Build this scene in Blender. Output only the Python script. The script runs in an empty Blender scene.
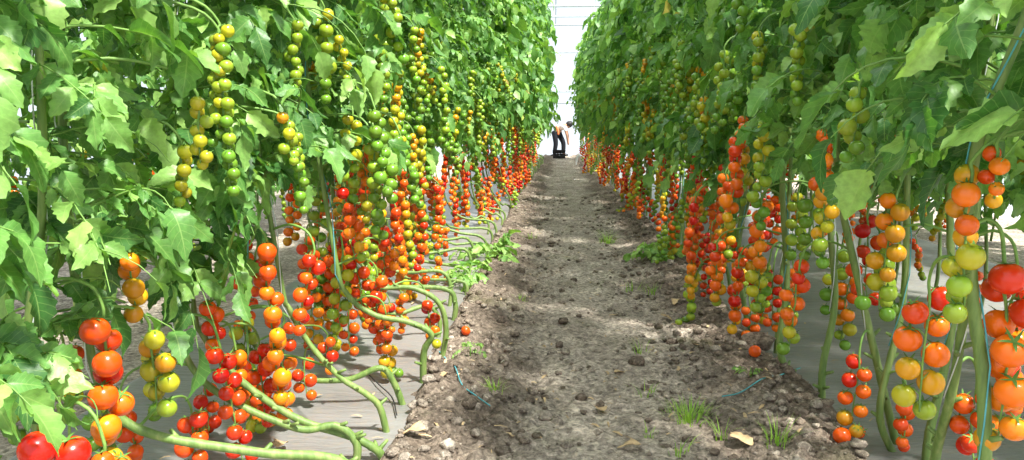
import bpy, bmesh, math, random
import numpy as np
from mathutils import Vector, Matrix, noise

PI = math.pi
scn = bpy.context.scene
col = scn.collection
rng = np.random.default_rng(11)
R = random.Random(5)

# ------------------------------------------------------------------ view
W, H, F = 1024, 460, 770.0
VPX, HORY, CAMZ = 555.0, 120.0, 1.05
cam_d = bpy.data.cameras.new('camera')
cam = bpy.data.objects.new('camera', cam_d)
col.objects.link(cam)
cam_d.sensor_width = 36.0
cam_d.lens = F * 36.0 / W
cam_d.clip_start = 0.05
cam_d.clip_end = 200
pitch = math.atan((H / 2 - HORY) / F)
yaw = math.atan((VPX - W / 2) / F * math.cos(pitch))
cam.location = (0, 0, CAMZ)
cam.rotation_euler = (PI / 2 - pitch, 0, yaw)
scn.camera = cam
CM = cam.rotation_euler.to_matrix()
CR = np.array(CM)


def ray(px, py):
    return CM @ Vector(((px - W / 2) / F, -(py - H / 2) / F, -1.0))


def ground(px, py, z=0.0):
    """the point of the ground (height z) seen at a place of the photo"""
    d = ray(px, py)
    t = (z - CAMZ) / d.z
    return Vector((d.x * t, d.y * t, z))


def at(px, py, Y):
    d = ray(px, py)
    t = Y / d.y
    return Vector((d.x * t, Y, CAMZ + d.z * t))


def sst(a, b, x):
    t = min(1.0, max(0.0, (x - a) / (b - a)))
    return t * t * (3 - 2 * t)


# ------------------------------------------------------------------ materials
class NT:
    def __init__(s, name):
        s.m = bpy.data.materials.new(name)
        s.m.use_nodes = True
        s.t = s.m.node_tree
        s.t.nodes.clear()
        s.out = s.n('ShaderNodeOutputMaterial')

    def n(s, kind, **kw):
        nd = s.t.nodes.new(kind)
        for k, v in kw.items():
            setattr(nd, k, v)
        return nd

    def l(s, a, b):
        s.t.links.new(a, b)

    def ramp(s, fac, stops, interp='LINEAR'):
        r = s.n('ShaderNodeValToRGB')
        r.color_ramp.interpolation = interp
        e = r.color_ramp.elements
        while len(e) < len(stops):
            e.new(0.5)
        for el, (p, c) in zip(e, stops):
            el.position = p
            el.color = (*c, 1)
        if fac is not None:
            s.l(fac, r.inputs[0])
        return r

    def noise(s, scale, detail=4, rough=0.55, vec=None, dim='3D'):
        nz = s.n('ShaderNodeTexNoise')
        nz.inputs['Scale'].default_value = scale
        nz.inputs['Detail'].default_value = detail
        nz.inputs['Roughness'].default_value = rough
        if vec is not None:
            s.l(vec, nz.inputs['Vector'])
        return nz

    def mix(s, fac, a, b, mode='MIX'):
        m = s.n('ShaderNodeMix', data_type='RGBA', blend_type=mode)
        if isinstance(fac, (int, float)):
            m.inputs[0].default_value = fac
        else:
            s.l(fac, m.inputs[0])
        for sock, v in ((m.inputs[6], a), (m.inputs[7], b)):
            if isinstance(v, tuple):
                sock.default_value = (*v, 1)
            else:
                s.l(v, sock)
        return m.outputs[2]

    def math(s, op, a, b=None):
        m = s.n('ShaderNodeMath', operation=op)
        for i, v in enumerate((a, b)):
            if v is None:
                continue
            if isinstance(v, (int, float)):
                m.inputs[i].default_value = v
            else:
                s.l(v, m.inputs[i])
        return m.outputs[0]


def simple(name, c, rough=0.6, spec=0.4, var=0.0, scale=20, metallic=0.0, bump=0.0):
    N = NT(name)
    p = N.n('ShaderNodeBsdfPrincipled')
    tc = N.n('ShaderNodeTexCoord')
    nz = N.noise(scale, 4, 0.6, tc.outputs['Object'])
    lo = tuple(max(0, x * (1 - var)) for x in c)
    hi = tuple(min(1, x * (1 + var)) for x in c)
    r = N.ramp(nz.outputs[0], [(0.3, lo), (0.7, hi)])
    N.l(r.outputs[0], p.inputs['Base Color'])
    p.inputs['Roughness'].default_value = rough
    p.inputs['Specular IOR Level'].default_value = spec
    p.inputs['Metallic'].default_value = metallic
    if bump:
        b = N.n('ShaderNodeBump')
        b.inputs['Strength'].default_value = bump
        b.inputs['Distance'].default_value = 0.01
        N.l(nz.outputs[0], b.inputs['Height'])
        N.l(b.outputs[0], p.inputs['Normal'])
    N.l(p.outputs[0], N.out.inputs[0])
    return N.m


def leaf_material(name, dark, mid, light, trans, tfac=0.30):
    N = NT(name)
    at_ = N.n('ShaderNodeAttribute', attribute_name='lc')
    sep = N.n('ShaderNodeSeparateXYZ')
    N.l(at_.outputs['Vector'], sep.inputs[0])
    u, t, r = sep.outputs
    base = N.ramp(r, [(0.0, dark), (0.45, mid), (0.8, light), (0.955, light), (0.985, (0.42, 0.40, 0.07)), (1.0, (0.45, 0.33, 0.10))])
    tc = N.n('ShaderNodeTexCoord')
    nz = N.noise(60, 3, 0.6, tc.outputs['Object'])
    mott = N.ramp(nz.outputs[0], [(0.3, (0.78, 0.78, 0.78)), (0.72, (1.2, 1.2, 1.2))])
    c = N.mix(1.0, base.outputs[0], mott.outputs[0], 'MULTIPLY')
    # veins: a pale midrib and slanting side veins
    au = N.math('ABSOLUTE', u)
    mid_ = N.math('LESS_THAN', au, 0.045)
    sl = N.math('SUBTRACT', N.math('MULTIPLY', t, 7.0), N.math('MULTIPLY', au, 1.6))
    fr = N.math('FRACT', sl)
    side = N.math('LESS_THAN', fr, 0.10)
    vein = N.math('MAXIMUM', mid_, N.math('MULTIPLY', side, 0.55))
    c = N.mix(N.math('MULTIPLY', vein, 0.45), c, (0.30, 0.44, 0.14))
    p = N.n('ShaderNodeBsdfPrincipled')
    N.l(c, p.inputs['Base Color'])
    p.inputs['Roughness'].default_value = 0.42
    p.inputs['Specular IOR Level'].default_value = 0.38
    b = N.n('ShaderNodeBump')
    b.inputs['Strength'].default_value = 0.35
    b.inputs['Distance'].default_value = 0.004
    N.l(N.math('SUBTRACT', nz.outputs[0], N.math('MULTIPLY', vein, 0.6)), b.inputs['Height'])
    N.l(b.outputs[0], p.inputs['Normal'])
    tr = N.n('ShaderNodeBsdfTranslucent')
    tcol = N.mix(1.0, c, trans, 'MULTIPLY')
    N.l(tcol, tr.inputs[0])
    ms = N.n('ShaderNodeMixShader')
    ms.inputs[0].default_value = tfac
    N.l(p.outputs[0], ms.inputs[1])
    N.l(tr.outputs[0], ms.inputs[2])
    N.l(ms.outputs[0], N.out.inputs[0])
    return N.m


M = {}
M['leaf'] = leaf_material('tomato_leaf', (0.045, 0.138, 0.030), (0.120, 0.275, 0.058), (0.275, 0.450, 0.115), (1.7, 1.8, 0.6))
M['grass'] = leaf_material('grass_blade', (0.16, 0.34, 0.04), (0.27, 0.50, 0.06), (0.38, 0.60, 0.10), (1.5, 1.5, 0.8))


def stem_material():
    N = NT('vine_stem')
    p = N.n('ShaderNodeBsdfPrincipled')
    tc = N.n('ShaderNodeTexCoord')
    mp = N.n('ShaderNodeMapping')
    mp.inputs['Scale'].default_value = (60, 60, 9)
    N.l(tc.outputs['Object'], mp.inputs[0])
    nz = N.noise(1.0, 4, 0.6, mp.outputs[0])
    r = N.ramp(nz.outputs[0], [(0.25, (0.075, 0.135, 0.030)), (0.5, (0.145, 0.235, 0.052)), (0.75, (0.27, 0.33, 0.105))])
    N.l(r.outputs[0], p.inputs['Base Color'])
    p.inputs['Roughness'].default_value = 0.55
    b = N.n('ShaderNodeBump')
    b.inputs['Strength'].default_value = 0.3
    b.inputs['Distance'].default_value = 0.004
    N.l(nz.outputs[0], b.inputs['Height'])
    N.l(b.outputs[0], p.inputs['Normal'])
    N.l(p.outputs[0], N.out.inputs[0])
    return N.m


M['stem'] = stem_material()
M['petiole'] = simple('leaf_stalk', (0.15, 0.28, 0.055), 0.55, 0.4, 0.25, 40)
M['calyx'] = simple('calyx_green', (0.09, 0.20, 0.035), 0.6, 0.3, 0.3, 60)


def tomato_material():
    N = NT('tomato_skin')
    a = N.n('ShaderNodeAttribute', attribute_name='tcol')
    oi = N.n('ShaderNodeObjectInfo')
    hs = N.n('ShaderNodeHueSaturation')
    hs.inputs['Saturation'].default_value = 1.0
    N.l(N.math('ADD', N.math('MULTIPLY', oi.outputs['Random'], 0.02), 0.49), hs.inputs['Hue'])
    N.l(N.math('ADD', N.math('MULTIPLY', oi.outputs['Random'], 0.3), 0.85), hs.inputs['Value'])
    N.l(a.outputs['Color'], hs.inputs['Color'])
    p = N.n('ShaderNodeBsdfPrincipled')
    N.l(hs.outputs[0], p.inputs['Base Color'])
    p.inputs['Roughness'].default_value = 0.24
    p.inputs['Specular IOR Level'].default_value = 0.4
    p.inputs['Coat Weight'].default_value = 0.0
    p.inputs['Coat Roughness'].default_value = 0.15
    N.l(p.outputs[0], N.out.inputs[0])
    return N.m


M['tomato'] = tomato_material()


def soil_material():
    N = NT('path_soil')
    tc = N.n('ShaderNodeTexCoord')
    P = tc.outputs['Object']
    n1 = N.noise(3.0, 6, 0.65, P)
    n2 = N.noise(38, 6, 0.7, P)
    n3 = N.noise(140, 3, 0.7, P)
    vo = N.n('ShaderNodeTexVoronoi')
    vo.inputs['Scale'].default_value = 55
    N.l(P, vo.inputs['Vector'])
    at_ = N.n('ShaderNodeAttribute', attribute_name='lc')
    sp_ = N.n('ShaderNodeSeparateXYZ')
    N.l(at_.outputs['Vector'], sp_.inputs[0])
    c1 = N.ramp(n1.outputs[0], [(0.3, (0.23, 0.198, 0.165)), (0.52, (0.38, 0.335, 0.285)), (0.72, (0.56, 0.50, 0.43))])
    c2 = N.ramp(n2.outputs[0], [(0.30, (0.34, 0.32, 0.30)), (0.48, (0.95, 0.95, 0.95)), (0.68, (1.6, 1.58, 1.55))])
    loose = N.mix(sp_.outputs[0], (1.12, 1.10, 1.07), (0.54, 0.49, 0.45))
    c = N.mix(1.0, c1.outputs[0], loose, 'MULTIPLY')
    c = N.mix(1.0, c, c2.outputs[0], 'MULTIPLY')
    cv = N.ramp(vo.outputs['Color'], [(0.1, (0.55, 0.53, 0.52)), (0.9, (1.35, 1.34, 1.32))])
    c = N.mix(0.7, c, cv.outputs[0], 'MULTIPLY')
    c3 = N.ramp(n3.outputs[0], [(0.3, (0.7, 0.7, 0.7)), (0.7, (1.3, 1.3, 1.3))])
    c = N.mix(0.8, c, c3.outputs[0], 'MULTIPLY')
    g = N.noise(1.6, 5, 0.7, P)
    gf = N.ramp(g.outputs[0], [(0.56, (0, 0, 0)), (0.72, (0.35, 0.35, 0.35))])
    c = N.mix(gf.outputs[0], c, (0.17, 0.19, 0.07))
    p = N.n('ShaderNodeBsdfPrincipled')
    N.l(c, p.inputs['Base Color'])
    p.inputs['Roughness'].default_value = 0.95
    p.inputs['Specular IOR Level'].default_value = 0.15
    b = N.n('ShaderNodeBump')
    b.inputs['Strength'].default_value = 0.9
    b.inputs['Distance'].default_value = 0.02
    N.l(N.math('SUBTRACT', N.math('ADD', n2.outputs[0], N.math('MULTIPLY', n3.outputs[0], 0.4)), N.math('MULTIPLY', vo.outputs['Distance'], 0.6)), b.inputs['Height'])
    N.l(b.outputs[0], p.inputs['Normal'])
    N.l(p.outputs[0], N.out.inputs[0])
    return N.m


M['soil'] = soil_material()


def film_material(name, c, dirt):
    N = NT(name)
    tc = N.n('ShaderNodeTexCoord')
    P = tc.outputs['Object']
    n1 = N.noise(2.2, 5, 0.6, P)
    n2 = N.noise(24, 5, 0.7, P)
    mp = N.n('ShaderNodeMapping')
    mp.inputs['Scale'].default_value = (3, 14, 3)
    mp.inputs['Rotation'].default_value = (0, 0, 0.5)
    N.l(P, mp.inputs[0])
    n3 = N.noise(2.0, 4, 0.6, mp.outputs[0])
    c1 = N.ramp(n1.outputs[0], [(0.3, tuple(x * 0.8 for x in c)), (0.7, tuple(min(1, x * 1.15) for x in c))])
    f = N.ramp(n2.outputs[0], [(0.52, (0, 0, 0)), (0.72, (0.7, 0.7, 0.7))])
    cc = N.mix(f.outputs[0], c1.outputs[0], dirt)
    p = N.n('ShaderNodeBsdfPrincipled')
    N.l(cc, p.inputs['Base Color'])
    p.inputs['Roughness'].default_value = 0.38
    p.inputs['Specular IOR Level'].default_value = 0.5
    b = N.n('ShaderNodeBump')
    b.inputs['Strength'].default_value = 0.5
    b.inputs['Distance'].default_value = 0.02
    N.l(n3.outputs[0], b.inputs['Height'])
    N.l(b.outputs[0], p.inputs['Normal'])
    N.l(p.outputs[0], N.out.inputs[0])
    return N.m


M['mulch'] = film_material('grey_mulch_film', (0.20, 0.195, 0.185), (0.26, 0.21, 0.15))


def cover_material():
    N = NT('greenhouse_film')
    tr = N.n('ShaderNodeBsdfTransparent')
    tr.inputs[0].default_value = (0.97, 0.985, 1.0, 1)
    tl = N.n('ShaderNodeBsdfTranslucent')
    tl.inputs[0].default_value = (0.93, 0.96, 1.0, 1)
    m = N.n('ShaderNodeMixShader')
    m.inputs[0].default_value = 0.27
    N.l(tr.outputs[0], m.inputs[1])
    N.l(tl.outputs[0], m.inputs[2])
    N.l(m.outputs[0], N.out.inputs[0])
    return N.m


M['cover'] = cover_material()
M['steel'] = simple('galvanised_steel', (0.42, 0.46, 0.50), 0.5, 0.4, 0.1, 8, 0.3)
M['twine'] = simple('teal_twine', (0.10, 0.38, 0.42), 0.7, 0.3, 0.15, 30)
M['twine_white'] = simple('white_twine', (0.62, 0.66, 0.64), 0.7, 0.3, 0.1, 30)
M['dry'] = simple('dry_leaf', (0.50, 0.36, 0.20), 0.85, 0.2, 0.4, 30, 0, 0.4)
M['black'] = simple('black_plastic', (0.012, 0.012, 0.014), 0.5, 0.4, 0.2, 10)
M['trouser'] = simple('dark_cloth', (0.014, 0.015, 0.020), 0.9, 0.2, 0.25, 12)
M['shirt'] = simple('white_cloth', (0.75, 0.73, 0.70), 0.9, 0.2, 0.08, 12)
M['sash'] = simple('orange_cloth', (0.70, 0.20, 0.07), 0.9, 0.2, 0.1, 12)
M['skin'] = simple('skin', (0.36, 0.19, 0.12), 0.6, 0.3, 0.1, 12)
M['hair'] = simple('black_hair', (0.012, 0.010, 0.010), 0.6, 0.4, 0.2, 30)
M['white'] = simple('white_plastic', (0.80, 0.80, 0.78), 0.5, 0.4, 0.05, 10)
M['flower'] = simple('yellow_petal', (0.80, 0.62, 0.04), 0.6, 0.3, 0.1, 30)


# ------------------------------------------------------------------ mesh building
class MB:
    """collects vertices and faces, with per-vertex 'lc' and 'tcol', into one mesh"""

    def __init__(s):
        s.v, s.q, s.t, s.lc, s.tc = [], [], [], [], []
        s.qm, s.tm = [], []
        s.n = 0

    def add(s, v, quads=None, tris=None, mat=0, lc=None, tc=None):
        v = np.asarray(v, dtype=np.float64).reshape(-1, 3)
        k = len(v)
        s.v.append(v)
        if quads is not None and len(quads):
            q = np.asarray(quads, dtype=np.int64).reshape(-1, 4) + s.n
            s.q.append(q)
            s.qm.append(np.full(len(q), mat))
        if tris is not None and len(tris):
            t = np.asarray(tris, dtype=np.int64).reshape(-1, 3) + s.n
            s.t.append(t)
            s.tm.append(np.full(len(t), mat))
        s.lc.append(np.zeros((k, 3)) + (0.0, 0.0, 0.5) if lc is None else np.asarray(lc).reshape(-1, 3))
        s.tc.append(np.zeros((k, 3)) if tc is None else np.broadcast_to(np.asarray(tc, dtype=float), (k, 3)))
        s.n += k

    def mesh(s, name, mats, smooth=True, attrs=True):
        me = bpy.data.meshes.new(name)
        v = np.concatenate(s.v)
        q = np.concatenate(s.q) if s.q else np.zeros((0, 4), int)
        t = np.concatenate(s.t) if s.t else np.zeros((0, 3), int)
        mi = np.concatenate(s.qm + s.tm) if (s.qm or s.tm) else np.zeros(0)
        me.vertices.add(len(v))
        me.vertices.foreach_set('co', v.astype(np.float32).ravel())
        me.loops.add(q.size + t.size)
        me.loops.foreach_set('vertex_index', np.concatenate([q.ravel(), t.ravel()]).astype(np.int32))
        me.polygons.add(len(q) + len(t))
        st = np.concatenate([np.arange(len(q)) * 4, q.size + np.arange(len(t)) * 3])
        me.polygons.foreach_set('loop_start', st.astype(np.int32))
        me.polygons.foreach_set('material_index', mi.astype(np.int32))
        me.polygons.foreach_set('use_smooth', np.full(len(q) + len(t), smooth))
        if attrs:
            a = me.attributes.new('lc', 'FLOAT_VECTOR', 'POINT')
            a.data.foreach_set('vector', np.concatenate(s.lc).astype(np.float32).ravel())
            a = me.attributes.new('tcol', 'FLOAT_COLOR', 'POINT')
            tc = np.concatenate(s.tc)
            a.data.foreach_set('color', np.concatenate([tc, np.ones((len(tc), 1))], 1).astype(np.float32).ravel())
        for m in mats:
            me.materials.append(m)
        me.update(calc_edges=True)
        me.validate()
        return me

    def obj(s, name, mats, parent=None, smooth=True, loc=(0, 0, 0)):
        return link(name, s.mesh(name, mats, smooth), parent, loc)


def link(name, data, parent=None, loc=(0, 0, 0), rotz=0.0):
    o = bpy.data.objects.new(name, data)
    col.objects.link(o)
    o.location = loc
    o.rotation_euler = (0, 0, rotz)
    if parent is not None:
        o.parent = parent
    return o


def tag(o, label=None, cat=None, group=None, kind=None):
    if label:
        o['label'] = label
    if cat:
        o['category'] = cat
    if group:
        o['group'] = group
    if kind:
        o['kind'] = kind
    return o


def unit(v):
    v = np.asarray(v, dtype=float)
    return v / (np.linalg.norm(v) + 1e-12)


def spline(pts, n):
    """Catmull-Rom through the points, n samples"""
    P = np.asarray(pts, dtype=float)
    P = np.vstack([2 * P[0] - P[1], P, 2 * P[-1] - P[-2]])
    k = len(P) - 3
    out = []
    for s in np.linspace(0, k - 1e-6, n):
        i = int(s)
        f = s - i
        a, b, c, d = P[i:i + 4]
        out.append(0.5 * ((2 * b) + (-a + c) * f + (2 * a - 5 * b + 4 * c - d) * f * f + (-a + 3 * b - 3 * c + d) * f ** 3))
    return np.array(out)


def tube(mb, pts, rad, sides=6, mat=0, cap=True, tc=None):
    P = np.asarray(pts, dtype=float)
    n = len(P)
    rad = np.broadcast_to(np.asarray(rad, dtype=float), (n,))
    T = np.gradient(P, axis=0)
    T /= np.linalg.norm(T, axis=1, keepdims=True) + 1e-12
    ref = np.array([0, 0, 1.0]) if abs(T[0][2]) < 0.85 else np.array([1.0, 0, 0])
    a = unit(np.cross(T[0], ref))
    vs = []
    ang = np.arange(sides) * 2 * PI / sides
    for i in range(n):
        a = unit(a - T[i] * np.dot(a, T[i]))
        b = np.cross(T[i], a)
        vs.append(P[i] + rad[i] * (np.cos(ang)[:, None] * a + np.sin(ang)[:, None] * b))
    v = np.concatenate(vs)
    q = []
    for i in range(n - 1):
        for j in range(sides):
            k = (j + 1) % sides
            q.append((i * sides + j, i * sides + k, (i + 1) * sides + k, (i + 1) * sides + j))
    tr = []
    if cap:
        v = np.vstack([v, P[0], P[-1]])
        c0, c1 = n * sides, n * sides + 1
        for j in range(sides):
            k = (j + 1) % sides
            tr.append((c0, k, j))
            tr.append((c1, (n - 1) * sides + j, (n - 1) * sides + k))
    mb.add(v, q, tr, mat, tc=tc)


def box(mb, lo, hi, mat=0, M4=None):
    x0, y0, z0 = lo
    x1, y1, z1 = hi
    v = np.array([(x0, y0, z0), (x1, y0, z0), (x1, y1, z0), (x0, y1, z0), (x0, y0, z1), (x1, y0, z1), (x1, y1, z1), (x0, y1, z1)], float)
    if M4 is not None:
        v = np.array([M4 @ Vector(p) for p in v])
    mb.add(v, [(3, 2, 1, 0), (4, 5, 6, 7), (0, 1, 5, 4), (1, 2, 6, 5), (2, 3, 7, 6), (3, 0, 4, 7)], None, mat)


# ------------------------------------------------------------------ leaves
def leaflet(rows, cols, seed):
    """a toothed tomato leaflet along +Y, unit length: vertices, quads and (across, along)"""
    r = np.random.default_rng(seed)
    ts = np.linspace(0, 1, rows + 1)
    us = np.linspace(-1, 1, cols + 1)
    v, lc = [], []
    fold = r.uniform(-0.25, 0.55)
    droop = r.uniform(0.10, 0.55)
    ph = r.uniform(0, 6.3, 2)
    wob = r.uniform(0.03, 0.075)
    twist = r.uniform(-0.5, 0.5)
    for i, t in enumerate(ts):
        w = 0.31 * (math.sin(PI * min(1, t ** 0.74)) ** 0.85 if 0 < t < 1 else 0.0)
        w = max(w, 0.012)
        for u in us:
            side = 0 if u < 0 else 1
            lob = 1.0
            back = 0.0
            if 0 < i < rows and rows >= 5:
                if (i + side) % 2:
                    lob = 0.84 + r.uniform(-0.08, 0.06)
                else:
                    lob = 1.08 + r.uniform(-0.08, 0.08)
                    back = 0.03
            x = u * w * (1 + (lob - 1) * abs(u) ** 1.5)
            y = t + back * abs(u) - 0.10 * abs(u) * (1 - t)
            z = fold * abs(u) * w - droop * t * t + wob * abs(u) * math.sin(9 * t + ph[side] + 2 * u)
            z += twist * u * w * t
            v.append((x, y, z))
            lc.append((u, t, 0))
    q = []
    for i in range(rows):
        for j in range(cols):
            a = i * (cols + 1) + j
            q.append((a, a + 1, a + cols + 2, a + cols + 1))
    return np.array(v), np.array(q), np.array(lc)


LEAFLETS = {
    'near': [leaflet(10, 4, 100 + i) for i in range(8)],
    'mid': [leaflet(6, 2, 200 + i) for i in range(6)],
    'far': [leaflet(3, 2, 300 + i) for i in range(5)],
}


CLEAR = {'side': 0, 'org': None, 'list': []}


def add_leaflet(mb, lod, pos, axis, normal, size, rnd, width=1.0):
    if CLEAR['org'] is not None:
        w = pos + CLEAR['org'] + unit(axis) * size * 0.4
        for (hx, hy, zt, zb) in CLEAR['list']:
            if zb - 0.03 < w[2] < zt + 0.01:
                h = math.hypot(hx, hy)
                rx, ry = w[0] - hx, w[1] - hy
                along = -(rx * hx + ry * hy) / h
                if -0.03 < along < 0.40 and abs(rx * hy - ry * hx) / h < 0.058:
                    return
    V, Q, L = LEAFLETS[lod][rng.integers(len(LEAFLETS[lod]))]
    y = unit(axis)
    z = unit(normal - y * np.dot(normal, y))
    x = np.cross(y, z)
    B = np.stack([x * width, y, z], 0) * size
    l = L.copy()
    l[:, 2] = rnd
    mb.add(V @ B + pos, Q, None, 0, lc=l)


def add_leaf(mb, lod, base, az, length, elev, size, tone, stalk=True, down=1.0):
    """one compound leaf: an arching stalk with leaflets in pairs and one at the tip"""
    out = np.array([math.cos(az), math.sin(az), 0])
    side = np.array([-math.sin(az), math.cos(az), 0])
    n = 7
    ts = np.linspace(0, 1, n)
    bend = rng.uniform(-0.25, 0.25)
    drop = rng.uniform(0.45, 1.0) * down
    P = np.array([base + length * (out * (t * math.cos(elev) * (1 - 0.18 * t * t)) + side * bend * t * t
                                   + np.array([0, 0, t * math.sin(elev) - drop * 0.75 * t * t])) for t in ts])
    if stalk:
        tube(mb, P, np.linspace(0.0042, 0.0016, n) * (size / 0.11), 4 if lod == 'near' else 3, 1, cap=False)
    pairs = [0.30, 0.47, 0.62, 0.76, 0.88] if lod != 'far' else [0.4, 0.62, 0.82]
    up = np.array([0, 0, 1.0])
    for k, t in enumerate(pairs + [1.0]):
        f = t * (n - 1)
        i = min(int(f), n - 2)
        p = P[i] + (P[i + 1] - P[i]) * (f - i)
        d = unit(P[i + 1] - P[i])
        for s in ((-1, 1) if t < 1 else (0,)):
            if t < 1 and rng.random() < 0.06:
                continue
            sz = size * (rng.uniform(0.75, 1.15)) * (0.62 if k == 0 else (0.95 if t < 1 else 1.25))
            if t < 1 and k % 2 == 1 and rng.random() < 0.35:
                sz *= 0.55
            ax = d * (0.55 if s else 1.0) + side * s * 0.9 + up * rng.uniform(-0.75, -0.05) * down
            nm = up * rng.uniform(0.5, 1.0) + out * rng.uniform(-0.1, 0.9) + rng.normal(0, 0.6, 3)
            r = min(1.0, max(0.0, tone + rng.normal(0, 0.2)))
            if rng.random() < 0.005:
                r = rng.uniform(0.95, 1.0)
            elif r > 0.9:
                r = 0.9
            add_leaflet(mb, lod, p + ax * 0.006, ax, nm, sz, r, rng.uniform(0.9, 1.25))


def foliage_mesh(name, lod, stem_at, z0, z1, count, size, reach, bias_az=None, spread=0.06):
    mb = MB()
    az = rng.uniform(0, 2 * PI)
    for k in range(count):
        z = z0 + (z1 - z0) * (k + rng.uniform(-0.4, 0.4)) / count
        z = max(z, z0)
        az += 2.39996 + rng.uniform(-0.3, 0.3)
        a = az
        if bias_az is not None and rng.random() < 0.45:
            a = bias_az + rng.normal(0, 0.9)
        b = np.array(stem_at(z)) + np.array([rng.normal(0, spread), rng.normal(0, spread), 0])
        L = reach * rng.uniform(0.75, 1.2)
        if z > z1 - 0.3:
            L *= 0.75
        low = sst(z0 + 0.5, z0, z)
        add_leaf(mb, lod, b, a, L, rng.uniform(0.05, 0.7), size * rng.uniform(0.8, 1.2), rng.uniform(0.15, 0.75) - 0.1 * low,
                 stalk=(lod != 'far'), down=rng.uniform(0.7, 1.3))
    return mb.mesh(name, [M['leaf'], M['petiole']])


# ------------------------------------------------------------------ tomatoes
STAGE = [(0.52, 0.026, 0.004), (0.68, 0.052, 0.005), (0.76, 0.110, 0.005), (0.75, 0.160, 0.006), (0.62, 0.285, 0.010),
         (0.42, 0.380, 0.018), (0.25, 0.350, 0.024), (0.13, 0.265, 0.022)]
TOM = {}


def tomato_geo(lod, stage, var):
    r = np.random.default_rng(stage * 10 + var)
    ns, nr = {'near': (20, 14), 'mid': (12, 8), 'far': (7, 5)}[lod]
    c = np.array(STAGE[stage])
    top = np.array(STAGE[min(7, stage + 1)])
    sq = 0.92 + 0.1 * r.random()
    v, tc = [], []
    for i in range(nr + 1):
        th = PI * i / nr
        for j in range(ns):
            a = 2 * PI * j / ns
            rr = math.sin(th) * (1 + 0.012 * math.cos(5 * a))
            z = math.cos(th) * sq
            if z > 0:
                z -= 0.13 * math.exp(-(rr / 0.28) ** 2)
            v.append((rr * math.cos(a), rr * math.sin(a), z))
            f = sst(0.35, 0.95, z) * 0.7
            tc.append(c * (1 - f) + top * f)
    q = [(i * ns + j, (i + 1) * ns + j, (i + 1) * ns + (j + 1) % ns, i * ns + (j + 1) % ns) for i in range(nr) for j in range(ns)]
    cal = []
    if lod != 'far':
        for k in range(5):
            a = 2 * PI * (k + 0.3 * r.random()) / 5
            d = np.array([math.cos(a), math.sin(a), 0])
            s = np.array([-math.sin(a), math.cos(a), 0])
            lift = r.uniform(-0.05, 0.45)
            seg = [(0.0, 0.82, 0.10), (0.35, 0.90, 0.11), (0.68, 0.90 + lift * 0.5, 0.07), (0.95, 0.84 + lift, 0.012)]
            pv = []
            for x, z, w in seg:
                pv += [d * x + s * w + (0, 0, z), d * x - s * w + (0, 0, z)]
            cal.append((np.array(pv), [(0, 1, 3, 2), (2, 3, 5, 4), (4, 5, 7, 6)]))
    return np.array(v), q, np.array(tc), cal


def tomato_into(mb, lod, stage, var, pos, size, rot=None, mskin=0, mcal=1):
    v, q, tc, cal = TOMG.setdefault((lod, stage, var), tomato_geo(lod, stage, var))
    Rm = np.eye(3) if rot is None else rot
    mb.add((v * size) @ Rm.T + pos, q, None, mskin, tc=tc)
    for pv, pq in cal:
        mb.add((pv * size) @ Rm.T + pos, pq, None, mcal)


TOMG = {}


def tomato_mesh(lod, stage, var):
    key = (lod, stage, var)
    if key not in TOM:
        mb = MB()
        tomato_into(mb, lod, stage, var, np.zeros(3), 1.0)
        TOM[key] = mb.mesh('tomato', [M['tomato'], M['calyx']])
    return TOM[key]


def rot_random(tilt):
    ax = rng.normal(0, 1, 3)
    return np.array(Matrix.Rotation(rng.normal(0, tilt), 3, Vector(ax).normalized()) @ Matrix.Rotation(rng.uniform(0, 6.28), 3, 'Z'))


STAGE_NAME = ['deep red tomato', 'red tomato', 'orange red tomato', 'orange tomato', 'yellow orange tomato', 'yellow green tomato', 'pale green tomato', 'green tomato']


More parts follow.
